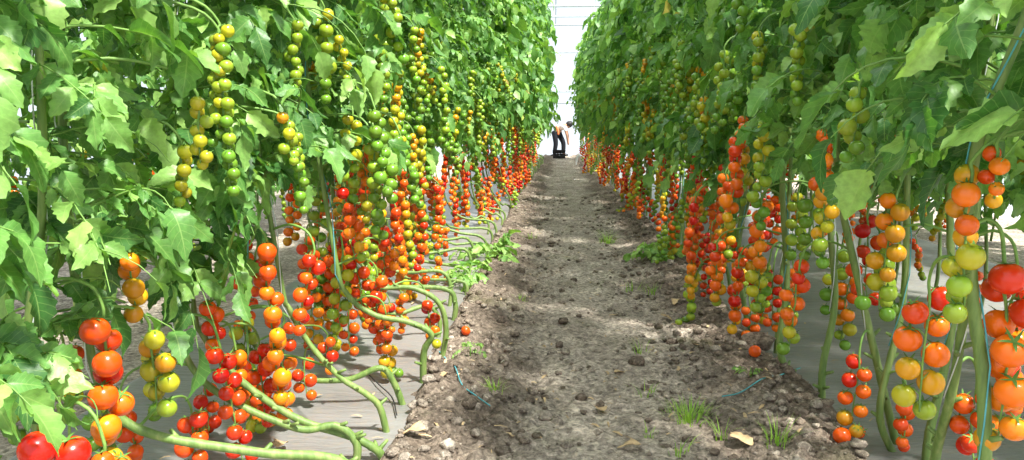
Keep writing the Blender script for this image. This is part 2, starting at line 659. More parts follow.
def truss(parent, org, base, az, n, size, s0, s1, lod, drop=0.0, reach=0.11, ground_z=0.0, swing=0.14):
    """a fruit truss: a stalk that leaves the vine, arches over and hangs, with tomatoes on both sides.
    base and all points are in world space; org is the parent's place."""
    out = np.array([math.cos(az), math.sin(az), 0.0])
    lat = np.array([-math.sin(az), math.cos(az), 0.0])
    step = size * 0.60
    pts = [base, base + out * reach * 0.45 + (0, 0, 0.02), base + out * reach * 0.85 + (0, 0, 0.0), base + out * reach + (0, 0, -0.045 - drop)]
    p = pts[-1].copy()
    nodes = []
    zmin = ground_z + size * 0.5
    slide = unit(out + lat * rng.normal(0, 0.8))
    sway = rng.normal(0, swing, 2)
    for k in range(n):
        if p[2] - step < zmin + 0.006:
            p = p + slide * step * 1.05
            p[2] = max(zmin + 0.004, min(p[2], zmin + 0.02))
        else:
            p = p + np.array([sway[0] * step, sway[1] * step, -step]) + rng.normal(0, size * 0.05, 3)
        pts.append(p.copy())
        nodes.append(p.copy())
    mb = MB()
    sp = spline(pts, (3 if lod == 'near' else 1) * len(pts))
    tube(mb, sp - org, np.linspace(0.0042, 0.0018, len(sp)), 6 if lod == 'near' else 3, 0)
    fruits = []
    for k, nd in enumerate(nodes):
        s = 1 if k % 2 else -1
        lying = nd[2] < zmin + 0.03
        r = 0.5 * size * rng.uniform(0.88, 1.1) * (1.0 if k < n - 2 else 0.86)
        off = lat * s * (r * rng.uniform(0.82, 1.08)) + out * rng.normal(0.2, 0.42) * r + np.array([0, 0, -0.25 * r])
        c = nd + off
        c[2] = max(c[2], ground_z + r * 0.96)
        f = k / max(1, n - 1)
        st = int(round(s0 + (s1 - s0) * f ** 1.9 + rng.normal(0, 0.35)))
        st = max(0, min(7, st))
        rm = rot_random(0.5 if lying else 0.35)
        neck = c + rm @ np.array([0, 0, r * 0.8])
        fruits.append((c, r, st, rm))
        if lod != 'far':
            tube(mb, np.array([nd + (0, 0, 0.004), (nd + neck) / 2 + (0, 0, r * 0.35), neck]) - org, 0.0016, 4, 0, cap=False)
    if lod == 'far':
        for c, r, st, rm in fruits:
            tomato_into(mb, 'far', st, 0, c - org, r, rm, 1, 0)
        return mb.obj('fruit_truss', [M['petiole'], M['tomato']], parent)
    t = mb.obj('fruit_truss', [M['petiole']], parent)
    for c, r, st, rm in fruits:
        o = bpy.data.objects.new('tomato', tomato_mesh('near' if lod == 'near' else 'mid', st, int(rng.integers(2))))
        col.objects.link(o)
        o.parent = t
        M4 = Matrix(rm.tolist()).to_4x4()
        o.rotation_euler = M4.to_euler()
        o.location = Vector(c - org)
        o.scale = (r, r, r)
        o['label'] = STAGE_NAME[st]
    return t


# ------------------------------------------------------------------ vines
TOPZ = 3.0


def stem_func(pts, n=60):
    S = spline(pts, n)

    def f(z):
        i = int(np.searchsorted(S[:, 2], z))
        i = max(1, min(len(S) - 1, i))
        a, b = S[i - 1], S[i]
        k = 0 if b[2] == a[2] else (z - a[2]) / (b[2] - a[2])
        k = min(1, max(0, k))
        return a + (b - a) * k
    # only the climbing stretch may be searched by height
    j = 0
    for i in range(1, len(S)):
        if S[i, 2] <= S[i - 1, 2]:
            j = i
    S_up = S[j:]

    def g(z):
        i = int(np.searchsorted(S_up[:, 2], z))
        i = max(1, min(len(S_up) - 1, i))
        a, b = S_up[i - 1], S_up[i]
        k = min(1, max(0, (z - a[2]) / (b[2] - a[2] + 1e-9)))
        return a + (b - a) * k
    return S, g


def make_vine(pts, lod, aisle_az, trusses, z0, leaves, label, group=None, rad=0.0125, size=0.11, reach=0.29, shared=None,
              twine=True, tomsize=0.046, stubs=True):
    """pts: the stem's path in world space. trusses: (height, azimuth off the aisle, count, first stage, last stage, reach)"""
    org = np.array([pts[0][0], pts[0][1], 0.0])
    root = bpy.data.objects.new('tomato_vine', None)
    root.empty_display_size = 0.1
    col.objects.link(root)
    root.location = Vector(org)
    tag(root, label, 'tomato plant', group or 'tomato vines along the soil path')
    S, up = stem_func(pts, 90 if lod == 'near' else (30 if lod == 'mid' else 14))
    mb = MB()
    n = len(S)
    rr = np.linspace(rad, rad * 0.45, n)
    if lod == 'near':
        rr = rr * (1 + 0.10 * np.maximum(0, np.sin(np.arange(n) * 1.7)) ** 6)
    tube(mb, S - org, rr, 10 if lod == 'near' else (6 if lod == 'mid' else 4), 0)
    if stubs and lod == 'near':
        for k in range(5):
            i = int(rng.integers(6, max(8, int(n * 0.42))))
            a = rng.uniform(0, 2 * PI)
            d = np.array([math.cos(a), math.sin(a), 0.5])
            L = rng.uniform(0.012, 0.03)
            tube(mb, np.array([S[i] - org, S[i] - org + d * (rad + L * 0.6), S[i] - org + d * (rad + L)]), [rad * 0.62, rad * 0.42, rad * 0.36], 6, 0)
    mb.obj('main_stem', [M['stem']], root)
    if shared is not None:
        me, fz = shared
        b = up(fz) if lod != 'far' else np.array([pts[-2][0], pts[-2][1], 0])
        link('foliage', me, root, (b[0] - org[0], b[1] - org[1], rng.uniform(-0.08, 0.08)), rng.uniform(0, 6.28))
    else:
        CLEAR['org'] = org
        me = foliage_mesh('foliage', lod, lambda z: up(z) - org, z0, TOPZ, leaves, size, reach, aisle_az)
        CLEAR['org'] = None
        link('foliage', me, root)
    for (tz, daz, cnt, s0, s1, rc) in trusses:
        truss(root, org, up(tz), aisle_az + daz, cnt, tomsize * rng.uniform(0.93, 1.07), s0, s1, lod, reach=rc, drop=rng.uniform(0, 0.03))
    if twine and lod != 'far':
        mb = MB()
        zt = np.linspace(0.35, TOPZ + 0.02, 24)
        P = np.array([up(z) - org + np.array([math.cos(z * 9), math.sin(z * 9), 0]) * (rad + 0.003) for z in zt])
        tube(mb, P, 0.0018, 4, 0)
        mb.obj('twine', [M['twine'] if R.random() < 0.6 else M['twine_white']], root)
    return root, org, up


def left_line(y):
    return -1.08 + 0.50 * sst(4.2, 12, y) + (-0.06) * sst(12, 20, y)


def right_line(y):
    return 1.06 - 0.14 * sst(6, 21, y)


SHARED = {}
for lod, cnt, size, reach, k in (('mid', 84, 0.082, 0.33, 6), ('far', 74, 0.115, 0.35, 6)):
    for z0 in ((0.92, 'l'), (0.88, 'r')):
        SHARED[lod, z0[1]] = [foliage_mesh('foliage', lod, lambda z: (0, 0, z), z0[0] + (0.14 if lod == 'far' else 0.0), TOPZ, cnt, size, reach, None, 0.09) for _ in range(k)]

ORD = ['first', 'second', 'third', 'fourth', 'fifth', 'sixth', 'seventh', 'eighth', 'ninth', 'tenth', 'eleventh', 'twelfth', 'thirteenth', 'fourteenth', 'fifteenth', 'sixteenth', 'seventeenth', 'eighteenth', 'nineteenth', 'twentieth', 'twenty-first', 'twenty-second', 'twenty-third', 'twenty-fourth', 'twenty-fifth', 'twenty-sixth', 'twenty-seventh', 'twenty-eighth', 'twenty-ninth', 'thirtieth', 'thirty-first', 'thirty-second']


VINES = []
KNOWN = {
    ('l', 0): 'large-leaved vine at the very near end left of path, big red fruit at its foot',
    ('l', 1): 'second vine from near end left of path, fat orange fruit hanging among large leaves',
    ('l', 4): 'left vine whose long bent stem leaves the mulch edge nearest to the viewer',
    ('l', 5): 'left vine with the second nearest stem rising from the mulch edge',
    ('l', 6): 'left vine whose stem runs flattest along the mulch, third stub from the near end',
    ('l', 7): 'left vine with upright stem stub by the teal twine, fourth stub from near end',
    ('l', 8): 'left vine arching over just beyond the upright stub by the teal twine',
    ('r', 0): 'vine at the very near end right of path, mostly leaves with orange fruit',
    ('r', 1): 'vine with the thickest upright green stem and largest red fruit right of path',
    ('r', 3): 'right vine with pale stem leaning up just left of the thickest stem',
    ('r', 4): 'right vine with stem bending up from the mulch, second left of the thickest stem',
    ('r', 5): 'right vine whose stem leans toward the path, crossing the one beside it low down',
    ('r', 6): 'right vine with slim stem from the mulch behind the two crossing stems',
    ('r', 7): 'right vine rooted at the end of the teal twine beyond the crossing stems',
}


def describe(tr):
    ripe = [t for t in tr if t[3] <= 3]
    grn = [t for t in tr if t[3] > 3]
    num = ['no', 'one', 'two', 'three', 'four', 'five', 'six', 'seven', 'eight', 'nine', 'ten']
    a, b = len(ripe), len(grn)
    if not b:
        return f"with {num[a]} ripe {'truss' if a == 1 else 'trusses'}"
    return f"with {num[a]} ripe and {num[b]} green {'truss' if b == 1 else 'trusses'}"


def random_trusses(y, side, few):
    tr = []
    n_ripe = int(rng.integers(1, 3)) if few else int(rng.integers(4, 6))
    for k in range(n_ripe):
        z = 0.30 + (0.82 if y > 8 else 0.66) * (k + rng.uniform(0, 0.9)) / n_ripe
        s0 = rng.choice([0, 1, 1, 1, 2, 4, 6, 6]) if side == 'r' else rng.choice([0, 1, 1, 1, 2, 2, 5, 6])
        s1 = s0 + rng.choice([0, 1, 4, 6, 6, 6] if side == 'r' else [0, 1, 1, 3, 5])
        tr.append((z, rng.normal(0, 1.0), int(rng.integers(7, 14)), float(s0), float(min(7, s1)), rng.uniform(0.06, 0.20)))
    for k in range(1 if few else int(rng.integers(2, 4))):
        z = rng.uniform(1.0, 1.75)
        s0 = float(rng.choice([4, 5, 6, 6, 7, 7]))
        tr.append((z, rng.normal(0, 0.5), int(rng.integers(8, 15)), s0, 7.0, rng.uniform(0.22, 0.32)))
    return tr


# stems of the nearest vines, as seen: places of the photo from the root upwards
STEMS = {
    ('l', 2.39): [(386, 460), (378, 452), (352, 437), (300, 420), (255, 392), (225, 365), (203, 335), (192, 295)],
    ('l', 2.58): [(388, 434), (380, 408), (366, 394), (340, 377), (312, 347), (290, 310), (280, 275)],
    ('l', 2.85): [(404, 404), (394, 383), (380, 368), (345, 380), (290, 376), (255, 345), (240, 300), (247, 262)],
    ('l', 3.07): [(423, 383), (424, 352), (431, 334), (408, 322), (375, 315), (348, 295), (335, 255)],
    ('l', 3.31): [(440, 364), (446, 330), (438, 302), (412, 288), (380, 287), (365, 270), (352, 235)],
    ('r', 1.65): [(985, 640), (984, 400), (972, 290), (976, 150)],
    ('r', 2.36): [(926, 462), (930, 430), (944, 370), (955, 300), (950, 230)],
    ('r', 2.43): [(895, 452), (880, 408), (903, 300), (908, 165)],
    ('r', 2.50): [(898, 445), (880, 375), (858, 280), (838, 180), (842, 90)],
    ('r', 2.89): [(822, 402), (823, 365), (835, 300), (830, 200)],
    ('r', 3.12): [(799, 379), (780, 350), (787, 280), (783, 170)],
    ('r', 3.83): [(754, 332), (745, 310), (738, 250), (748, 170)],
}
# trusses of the nearest vines: across, top, bottom, fruit size (all in the photo), first and last stage, real fruit size
TRUSSES = {
    'r': [(1005, 240, 430, 32, 1, 4, .062), (930, 268, 400, 26, 1, 6, .056), (972, 372, 470, 20, 1, 2, .05), (966, 145, 290, 24, 3, 7, .055), (900, 178, 300, 17, 3, 7, .05),
          (1018, 250, 400, 24, 1, 3, .056), (900, 385, 440, 15, 1, 2, .046),
          (860, 345, 430, 16, 1, 6, .05), (802, 250, 340, 15, 1, 7, .05), (862, 70, 150, 17, 6, 7, .052), (803, 115, 250, 14, 2, 7, .05), (762, 190, 300, 13, 2, 6, .05),
          (712, 125, 215, 13, 1, 5, .05), (718, 235, 300, 12, 1, 6, .05), (745, 105, 190, 12, 3, 7, .05), (772, 262, 325, 11, 1, 2, .046), (868, 205, 290, 15, 0, 1, .05),
          (690, 165, 250, 11, 2, 6, .05), (660, 225, 262, 11, 1, 2, .05), (838, 240, 310, 13, 6, 7, .05), (740, 250, 320, 12, 1, 4, .05), (1000, 125, 175, 18, 2, 4, .05),
          (800, 10, 90, 13, 6, 7, .05), (760, 20, 90, 11, 6, 7, .05), (725, 40, 120, 10, 6, 7, .05), (815, 180, 250, 14, 6, 7, .05), (890, 235, 300, 16, 6, 7, .05), (697, 190, 290, 10, 1, 5, .05), (750, 300, 345, 10, 1, 6, .046)],
    'l': [(265, 228, 400, 18, 2, 3, .052), (190, 398, 470, 19, 1, 1, .05), (232, 405, 448, 14, 4, 6, .046), (148, 312, 400, 22, 4, 6, .05), (102, 295, 440, 29, 1, 4, .058),
          (125, 235, 300, 22, 3, 4, .05), (210, 285, 330, 18, 1, 2, .05), (270, 15, 180, 14, 6, 7, .05), (195, 80, 150, 15, 5, 5, .05), (40, 400, 470, 38, 1, 5, .06), (205, 380, 450, 15, 1, 2, .046),
          (360, 150, 310, 11, 5, 7, .05), (318, 180, 300, 12, 6, 7, .05), (385, 10, 140, 9, 6, 7, .05), (335, 240, 320, 12, 1, 3, .05), (300, 225, 330, 12, 1, 4, .05), (238, 230, 300, 13, 0, 1, .046),
          (412, 140, 260, 9, 2, 7, .05), (452, 170, 250, 9, 1, 2, .05), (430, 120, 250, 9, 5, 7, .05), (330, 330, 360, 12, 1, 3, .046), (305, 370, 410, 14, 1, 2, .048), (285, 310, 400, 15, 1, 3, .048),
          (372, 335, 350, 11, 2, 2, .046), (390, 340, 352, 10, 1, 3, .046), (120, 380, 450, 18, 1, 2, .048), (345, 300, 345, 11, 1, 2, .046), (258, 330, 410, 16, 1, 2, .048),
          (345, 175, 290, 11, 6, 7, .05), (376, 190, 300, 10, 5, 7, .05), (300, 120, 200, 12, 6, 7, .05), (395, 200, 280, 10, 1, 5, .05), (328, 235, 300, 11, 1, 1, .048),
          (310, 10, 90, 11, 6, 7, .05), (232, 20, 130, 13, 5, 7, .05), (345, 25, 70, 10, 5, 6, .05), (420, 20, 130, 8, 6, 7, .05), (440, 60, 150, 8, 6, 7, .05), (398, 60, 160, 8, 6, 7, .05),
          (470, 180, 240, 8, 1, 2, .05), (440, 250, 280, 8, 2, 3, .05), (420, 265, 300, 9, 2, 4, .05), (478, 225, 285, 9, 1, 2, .05), (400, 285, 325, 10, 2, 3, .046), (366, 140, 210, 11, 2, 6, .05), (285, 100, 160, 12, 5, 7, .05), (180, 130, 190, 14, 5, 6, .05), (18, 375, 430, 22, 6, 7, .05), (98, 385, 440, 20, 6, 7, .05), (150, 340, 400, 17, 5, 7, .046), (62, 330, 380, 22, 2, 5, .05), (215, 300, 350, 13, 5, 7, .046)]}


def vine_row(side, ys):
    line = left_line if side == 'l' else right_line
    az = 0.0 if side == 'l' else PI
    asked = {}
    CLEAR['list'] = []
    CLEAR['side'] = 1 if side == 'l' else -1
    for t in TRUSSES[side]:
        Y = t[6] * F / t[3]
        top, bot = at(t[0], t[1], Y), at(t[0], t[2], Y)
        lim = (-0.72, -1.35) if side == 'l' else (1.30, 0.66)
        if top.z > 0.92 and Y > 1.7:
            k = min(1.0, max(0.66, 0.74 / abs(top.x)))
            Y *= k
            top, bot = at(t[0], t[1], Y), at(t[0], t[2], Y)
            lim = (-0.60, -1.35) if side == 'l' else (1.30, 0.62)
        x = max(min(top.x, lim[0]), lim[1])
        k = min(range(len(ys)), key=lambda i: abs(ys[i] - Y) + 0.25 * len(asked.get(i, [])) * 0.33)
        asked.setdefault(k, []).append((x, Y, top.z, bot.z, t[4], t[5], Y * t[3] / F))
        CLEAR['list'].append((x, Y, top.z, bot.z))
    for k, y in enumerate(ys):
        x = line(y)
        lod = 'near' if y < 4.4 else ('mid' if y < 8.5 else 'far')
        dx = rng.normal(0, 0.04)
        dy = rng.normal(0, 0.05)
        lean = 0.16 * sst(7, 11, y) - 0.14 * sst(13, 19, y) if side == 'l' else -0.05
        seen = STEMS.get((side, round(float(y), 2)))
        if seen:
            g = ground(*seen[0])
            Yt = g.y - (0.12 if side == 'l' else 0.0)
            pts = [(g.x, g.y, -0.02)]
            for i, (px, py) in enumerate(seen[1:]):
                Y = g.y + (Yt - g.y) * (i + 1) / len(seen)
                p = at(px, py, Y)
                pts.append((p.x, p.y, max(0.035, p.z)))
            p = pts[-1]
            z1 = max(p[2] + 0.4, 1.3)
            pts += [(x * 0.35 + p[0] * 0.65, Yt, z1), (x * 0.5 + p[0] * 0.5, Yt + 0.02, (z1 + TOPZ) / 2), (x, Yt, TOPZ)]
        elif side == 'l':
            rx = -0.55 + rng.normal(0, 0.04) + 0.22 * sst(7, 20, y)
            h = rng.uniform(0.06, 0.22)
            back = rng.uniform(-0.3, 0.06)
            rx = max(rx, x + 0.1)
            q = rng.uniform(0.3, 0.75)
            pts = [(rx, y, -0.02), (rx + 0.01, y, h * 0.55), (rx - 0.05, y + back * 0.1, h), (rx + (x - rx) * q, y + back * 0.5, h + rng.uniform(-0.02, 0.08)),
                   (x + 0.06 * (1 - q), y + back * 0.8, h + 0.16), (x - 0.02, y + back, 0.55), (x + dx, y + back, 0.95), (x + dx * 0.5 + lean * 0.4, y + back + dy, 1.7), (x + lean * 0.8, y + back, 2.4), (x + lean, y + back, TOPZ)]
        else:
            rx = 1.03 + rng.normal(0, 0.03) - 0.15 * sst(6, 21, y)
            lx, ly = rng.normal(0, 0.07), rng.normal(0.05, 0.14)
            pts = [(rx, y, -0.02), (rx + lx * 0.2, y + 0.02, 0.14), (rx + lx, y + ly * 0.6, 0.42), (x + lx * 0.7 + dx, y + ly, 0.8),
                   (x + dx, y + ly + dy, 1.3), (x + lean, y + ly, 2.0), (x + lean, y + ly, TOPZ)]
        tr = random_trusses(y, side, y < 3.6 and not (side == 'l' and y > 3.0))
        if y < 2.6:
            tr = [t for t in tr if t[3] <= 3 and side == 'l'][:1]
        mine = asked.get(k, [])
        sd = 'left' if side == 'l' else 'right'
        if y < 9.0 and k < len(ORD):
            label = f"vine {describe(tr + [(0, 0, 0, m[4]) for m in mine])}, {ORD[k]} from near end {sd} of path"
            label = KNOWN.get((side, k), label)
            grp = f"tomato vines in the row {sd} of the path"
        else:
            label = f"distant tall tomato vine in the far stretch of the row {sd} of path"
            grp = f"distant vines {sd} of the path"
        shared = None
        if lod != 'near':
            shared = (SHARED[lod, side][int(rng.integers(len(SHARED[lod, side])))], 1.5)
        z0 = (0.80 if side == 'l' else 0.76) + rng.uniform(-0.06, 0.12)
        if y < 1.9:
            z0 = (0.42 if y < 1.3 else 0.46) if side == 'l' else 1.0
        elif y < 2.5:
            z0 = 0.60 if side == 'l' else 0.98
        elif y < 3.2 and side == 'r':
            z0 = 0.95
        root, org, up = make_vine(pts, lod, az, tr, z0, 96 if y < 2.3 else 76, label, grp,
                                  rad=rng.uniform(0.0115, 0.0148) if lod == 'near' else 0.012, shared=shared, size=rng.uniform(0.074, 0.092))
        for (hx, hy, zt, zb, s0, s1, sz) in mine:
            b = up(max(0.25, zt + 0.02))
            d = np.array([hx - b[0], hy - b[1]])
            rc = min(0.34, max(0.07, float(np.linalg.norm(d))))
            n = max(5, int(round((zt - zb) / (0.60 * sz))))
            truss(root, org, b, math.atan2(d[1], d[0]), n, sz, s0, s1, lod, reach=rc, swing=0.04)
        VINES.append((root, org, up))


ys_l = [1.15, 1.55, 1.95, 2.2, 2.39, 2.58, 2.85, 3.07, 3.31] + list(np.arange(3.62, 9.0, 0.31)) + list(np.arange(9.05, 21.5, 0.33))
ys_r = [1.25, 1.65, 2.0, 2.36, 2.43, 2.50, 2.89, 3.12, 3.45, 3.83] + list(np.arange(4.15, 9.0, 0.31)) + list(np.arange(9.1, 21.3, 0.33))
vine_row('l', ys_l)
vine_row('r', ys_r)

# the rows behind, seen through the gaps
LOW_R = [foliage_mesh('foliage', 'mid', lambda z: (0, 0, z), 0.66, TOPZ, 90, 0.095, 0.36, None, 0.1) for _ in range(3)]
LOW = [foliage_mesh('foliage', 'mid', lambda z: (0, 0, z), 0.35, TOPZ, 90, 0.095, 0.36, None, 0.1) for _ in range(3)]
for sd, x, az, ya, yb in (('left', -2.75, 0.0, 1.6, 12.5), ('right', 2.15, PI, 1.6, 12.5), ('right', 3.9, PI, 4.6, 12.5)):
    for y in np.arange(ya, yb, 0.40):
        xx = x + rng.normal(0, 0.06)
        pts = [(xx, y, -0.02), (xx + 0.02, y, 0.3), (xx, y + 0.05, 0.9), (xx, y, 2.0), (xx, y, TOPZ)]
        tr = [(0.5 + 0.35 * k + rng.uniform(-0.1, 0.1), rng.normal(0, 0.8), int(rng.integers(8, 13)), float(rng.choice([1, 1, 2, 3, 6])), float(rng.choice([2, 4, 7])), 0.12) for k in range(3)]
        make_vine(pts, 'far', az, tr, 0.9, 40, 
                  f"tomato vine of the {'next' if x < 3 else 'second'} row glimpsed behind the row {sd} of the path", f"vines of the {'next' if x < 3 else 'second'} row behind on the {sd}",
                  shared=((LOW if sd == 'left' or x > 3 else LOW_R)[int(rng.integers(3))], 1.5))


# ------------------------------------------------------------------ ground
def fbm(x, y, z, o=4):
    return noise.fractal(Vector((x, y, z)), 1.0, 2.1, o, noise_basis='PERLIN_ORIGINAL')


def edge_l(y):
    return -0.49 + 0.22 * sst(7, 20, y) + 0.05 * noise.noise(Vector((y * 1.7, 3.1, 0))) + 0.025 * noise.noise(Vector((y * 6.0, 9.1, 0)))


def edge_r(y):
    return 0.94 - 0.20 * sst(6, 20, y) + 0.05 * noise.noise(Vector((y * 1.5, 7.7, 0))) + 0.03 * noise.noise(Vector((y * 6.5, 1.3, 0)))


def soil_z(x, y):
    el, er = edge_l(y), edge_r(y)
    mid = 0.5 * (el + er)
    a = abs((x - mid) / (0.5 * (er - el)))
    z = 0.045 * sst(0.40, 0.97, a) + 0.012 * fbm(x * 2.2, y * 2.2, 0, 3)
    f = 0.35 + 0.65 * sst(0.15, 0.7, a)
    z += f * 0.026 * fbm(x * 9, y * 9, 4.0, 4) + 0.010 * fbm(x * 30, y * 30, 8.0, 3)
    z += f * 0.050 * max(0.0, noise.noise(Vector((x * 15, y * 15, 2.2))) - 0.15)
    z -= 0.075 * sst(0.985, 1.10, a)
    return z


rows_y = [1.2]
while rows_y[-1] < 22.6:
    rows_y.append(rows_y[-1] + max(0.012, 0.0075 * rows_y[-1] ** 1.15))
xs = np.linspace(-0.68, 1.13, 150)
mb = MB()
V = [(x, y, soil_z(x, y)) for y in rows_y for x in xs]
nx = len(xs)
mb.add(V, [(i * nx + j, i * nx + j + 1, (i + 1) * nx + j + 1, (i + 1) * nx + j) for i in range(len(rows_y) - 1) for j in range(nx - 1)],
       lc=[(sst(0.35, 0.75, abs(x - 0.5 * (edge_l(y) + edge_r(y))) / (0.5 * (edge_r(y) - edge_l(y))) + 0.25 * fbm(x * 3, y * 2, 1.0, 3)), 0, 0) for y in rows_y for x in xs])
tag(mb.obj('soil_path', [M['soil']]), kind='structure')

mb = MB()
box(mb, (-5.2, -3, -0.3), (5.2, 23.5, -0.045))
tag(mb.obj('floor', [M['soil']], smooth=False), kind='structure')


def mulch(name, x0, x1, label):
    mb = MB()
    ysm = [0.6]
    while ysm[-1] < 22.4:
        ysm.append(ysm[-1] + max(0.03, 0.016 * ysm[-1]))
    xm = np.linspace(x0, x1, 60)
    V = []
    for y in ysm:
        for x in xm:
            z = 0.004 + 0.010 * noise.noise(Vector((x * 3, y * 3, 5))) + 0.005 * noise.noise(Vector((x * 11 + y * 4, y * 3, 1)))
            e = min(x - x0, x1 - x)
            z -= 0.04 * sst(0.06, 0.0, e)
            V.append((x, y, z))
    n = len(xm)
    mb.add(V, [(i * n + j, i * n + j + 1, (i + 1) * n + j + 1, (i + 1) * n + j) for i in range(len(ysm) - 1) for j in range(n - 1)])
    o = mb.obj(name, [M['mulch']])
    md = o.modifiers.new('thickness', 'SOLIDIFY')
    md.thickness = 0.002
    tag(o, label, 'plastic sheet')


mulch('mulch_film', -1.75, -0.44, 'grey plastic mulch sheet spread on the soil under the left row of vines')
mulch('mulch_film', 0.88, 3.3, 'grey plastic mulch sheet spread on the soil under the right row of vines')

# clods: the small ones nobody could count, then the ones that stand out
bm = bmesh.new()
bmesh.ops.create_icosphere(bm, subdivisions=2, radius=1)
ICO = np.array([v.co[:] for v in bm.verts])
ICOF = np.array([[v.index for v in f.verts] for f in bm.faces])
bm.free()


def clod_shape(seed):
    r = np.random.default_rng(seed)
    o = r.uniform(0, 50, 3)
    v = np.array([p * (1 + 0.45 * noise.noise(Vector(p * 1.3 + o)) + 0.2 * noise.noise(Vector(p * 3.5 + o))) for p in ICO])
    return v * np.array([1, r.uniform(0.7, 1.1), r.uniform(0.5, 0.75)])


CL = [clod_shape(i) for i in range(10)]
mb = MB()
for _ in range(4200):
    y = 1.9 + 9.0 * rng.random() ** 1.7
    a = rng.random() ** 0.6 * (1 if rng.random() < 0.55 else -1)
    el, er = edge_l(y), edge_r(y)
    x = 0.5 * (el + er) + a * 0.5 * (er - el) * 1.02
    s = 0.004 + 0.024 * rng.random() ** 4
    c, sn = math.cos(s * 9999), math.sin(s * 9999)
    v = CL[rng.integers(10)] * s
    v = np.stack([v[:, 0] * c - v[:, 1] * sn, v[:, 0] * sn + v[:, 1] * c, v[:, 2]], 1)
    mb.add(v + (x, y, soil_z(x, y) + s * 0.2), None, ICOF, lc=np.zeros((len(v), 3)) + (rng.random() * 1.2, 0, 0))
tag(mb.obj('soil_crumbs', [M['soil']]), 'loose crumbs of dry brown soil scattered over the path', 'soil', kind='stuff')

clods = [(637, 365, 0.036, 'brown soil clod near the middle of the path below the small weeds'),
         (757, 352, 0.075, 'large dark soil clod heaped by the right mulch edge under a fallen tomato'),
         (574, 281, 0.026, 'small grey clod standing alone on the trodden middle of the path'),
         (563, 322, 0.030, 'brown clod left of the middle of the path'),
         (600, 405, 0.022, 'small flat clod beside the pale straw patch'),
         (530, 405, 0.024, 'brown clod on the left half of the path near the mulch'),
         (520, 275, 0.034, 'dark clod on the raised left shoulder of the path'),
         (690, 330, 0.040, 'dark lumpy clod on the raised right shoulder of the path'),
         (672, 345, 0.030, 'smaller clod beside the lumpy one on the right shoulder'),
         (470, 415, 0.034, 'dark clod by the left mulch edge near the bottom of the path'),
         (785, 415, 0.035, 'dark clod close to the right mulch edge near the grass tufts')]
for i, (px, py, s, lab) in enumerate(clods):
    p = ground(px, py)
    mb = MB()
    mb.add(CL[i % 10] * s, None, ICOF, lc=np.zeros((len(ICO), 3)) + (1.0, 0, 0))
    o = mb.obj('soil_clod', [M['soil']], loc=(p.x, p.y, soil_z(p.x, p.y) + s * 0.25))
    o.rotation_euler = (0, 0, i)
    tag(o, lab, 'clod', 'soil clods on the path')

# chips of straw and dry leaf nobody could count
mb = MB()
for _ in range(420):
    y = 2.0 + 7.0 * rng.random() ** 1.6
    if rng.random() < 0.75:
        x = rng.uniform(-0.45, 0.9)
        z = soil_z(x, y) + 0.004
    else:
        x = rng.uniform(-1.3, -0.55) if rng.random() < 0.5 else rng.uniform(1.0, 1.9)
        z = 0.016
    L, w, a = rng.uniform(0.012, 0.05), rng.uniform(0.0015, 0.006), rng.uniform(0, 6.3)
    d, s = np.array([math.cos(a), math.sin(a), 0.08 * rng.normal()]), np.array([-math.sin(a), math.cos(a), 0.1])
    p = np.array([x, y, z])
    m = p + d * L / 2 + (0, 0, 0.004)
    mb.add([p - s * w, p + s * w, m + s * w, m - s * w, p + d * L + s * w * 0.4, p + d * L - s * w * 0.4], [(0, 1, 2, 3), (3, 2, 4, 5)])
tag(mb.obj('straw_litter', [M['dry']]), 'pale bits of straw and dry leaf scattered over the path and mulch', 'litter', kind='stuff')

dry = [(282, 452, 0.05, 'curled tan dry leaf lying on the grey mulch under the left vines'),
       (413, 452, 0.055, 'pale dry leaf at the left mulch edge where soil begins'),
       (443, 310 + 75, 0.03, 'small dry leaf on the soil beside the left mulch edge'),
       (743, 448, 0.06, 'torn pale dry leaf on soil by the right mulch edge'),
       (620, 372, 0.035, 'pale dry chip in the middle of the path'),
       (600, 410, 0.05, 'long tan dry leaf flattened on the trodden soil'),
       (628, 452, 0.05, 'brown dry leaf in the path at the near end'),
       (675, 310, 0.05, 'pale crumpled leaf on the right shoulder of the path'),
       (667, 322, 0.045, 'second pale leaf on the right shoulder, below the crumpled one')]


def dry_leaf(p, s, lab, a):
    V, Q, L = leaflet(8, 4, int(s * 1000) + 7)
    v = V * np.array([1.1, 1, 0.8]) * s * 1.4
    v[:, 2] += 0.35 * s * (v[:, 0] / s) ** 2 - v[:, 2].min()
    mb = MB()
    mb.add(v - np.array([0, s * 0.7, 0]), Q)
    o = mb.obj('dry_leaf', [M['dry']], loc=p)
    o.rotation_euler = (0, 0, a)
    md = o.modifiers.new('thickness', 'SOLIDIFY')
    md.thickness = 0.0008
    tag(o, lab, 'dry leaf', 'dry leaves on the ground')


for i, (px, py, s, lab) in enumerate(dry):
    p = ground(px, py)
    on_film = p.x < edge_l(p.y) - 0.02 or p.x > edge_r(p.y) + 0.02
    p.z = 0.018 if on_film else soil_z(p.x, p.y) + 0.004
    dry_leaf(p, s, lab, 1.3 * i)


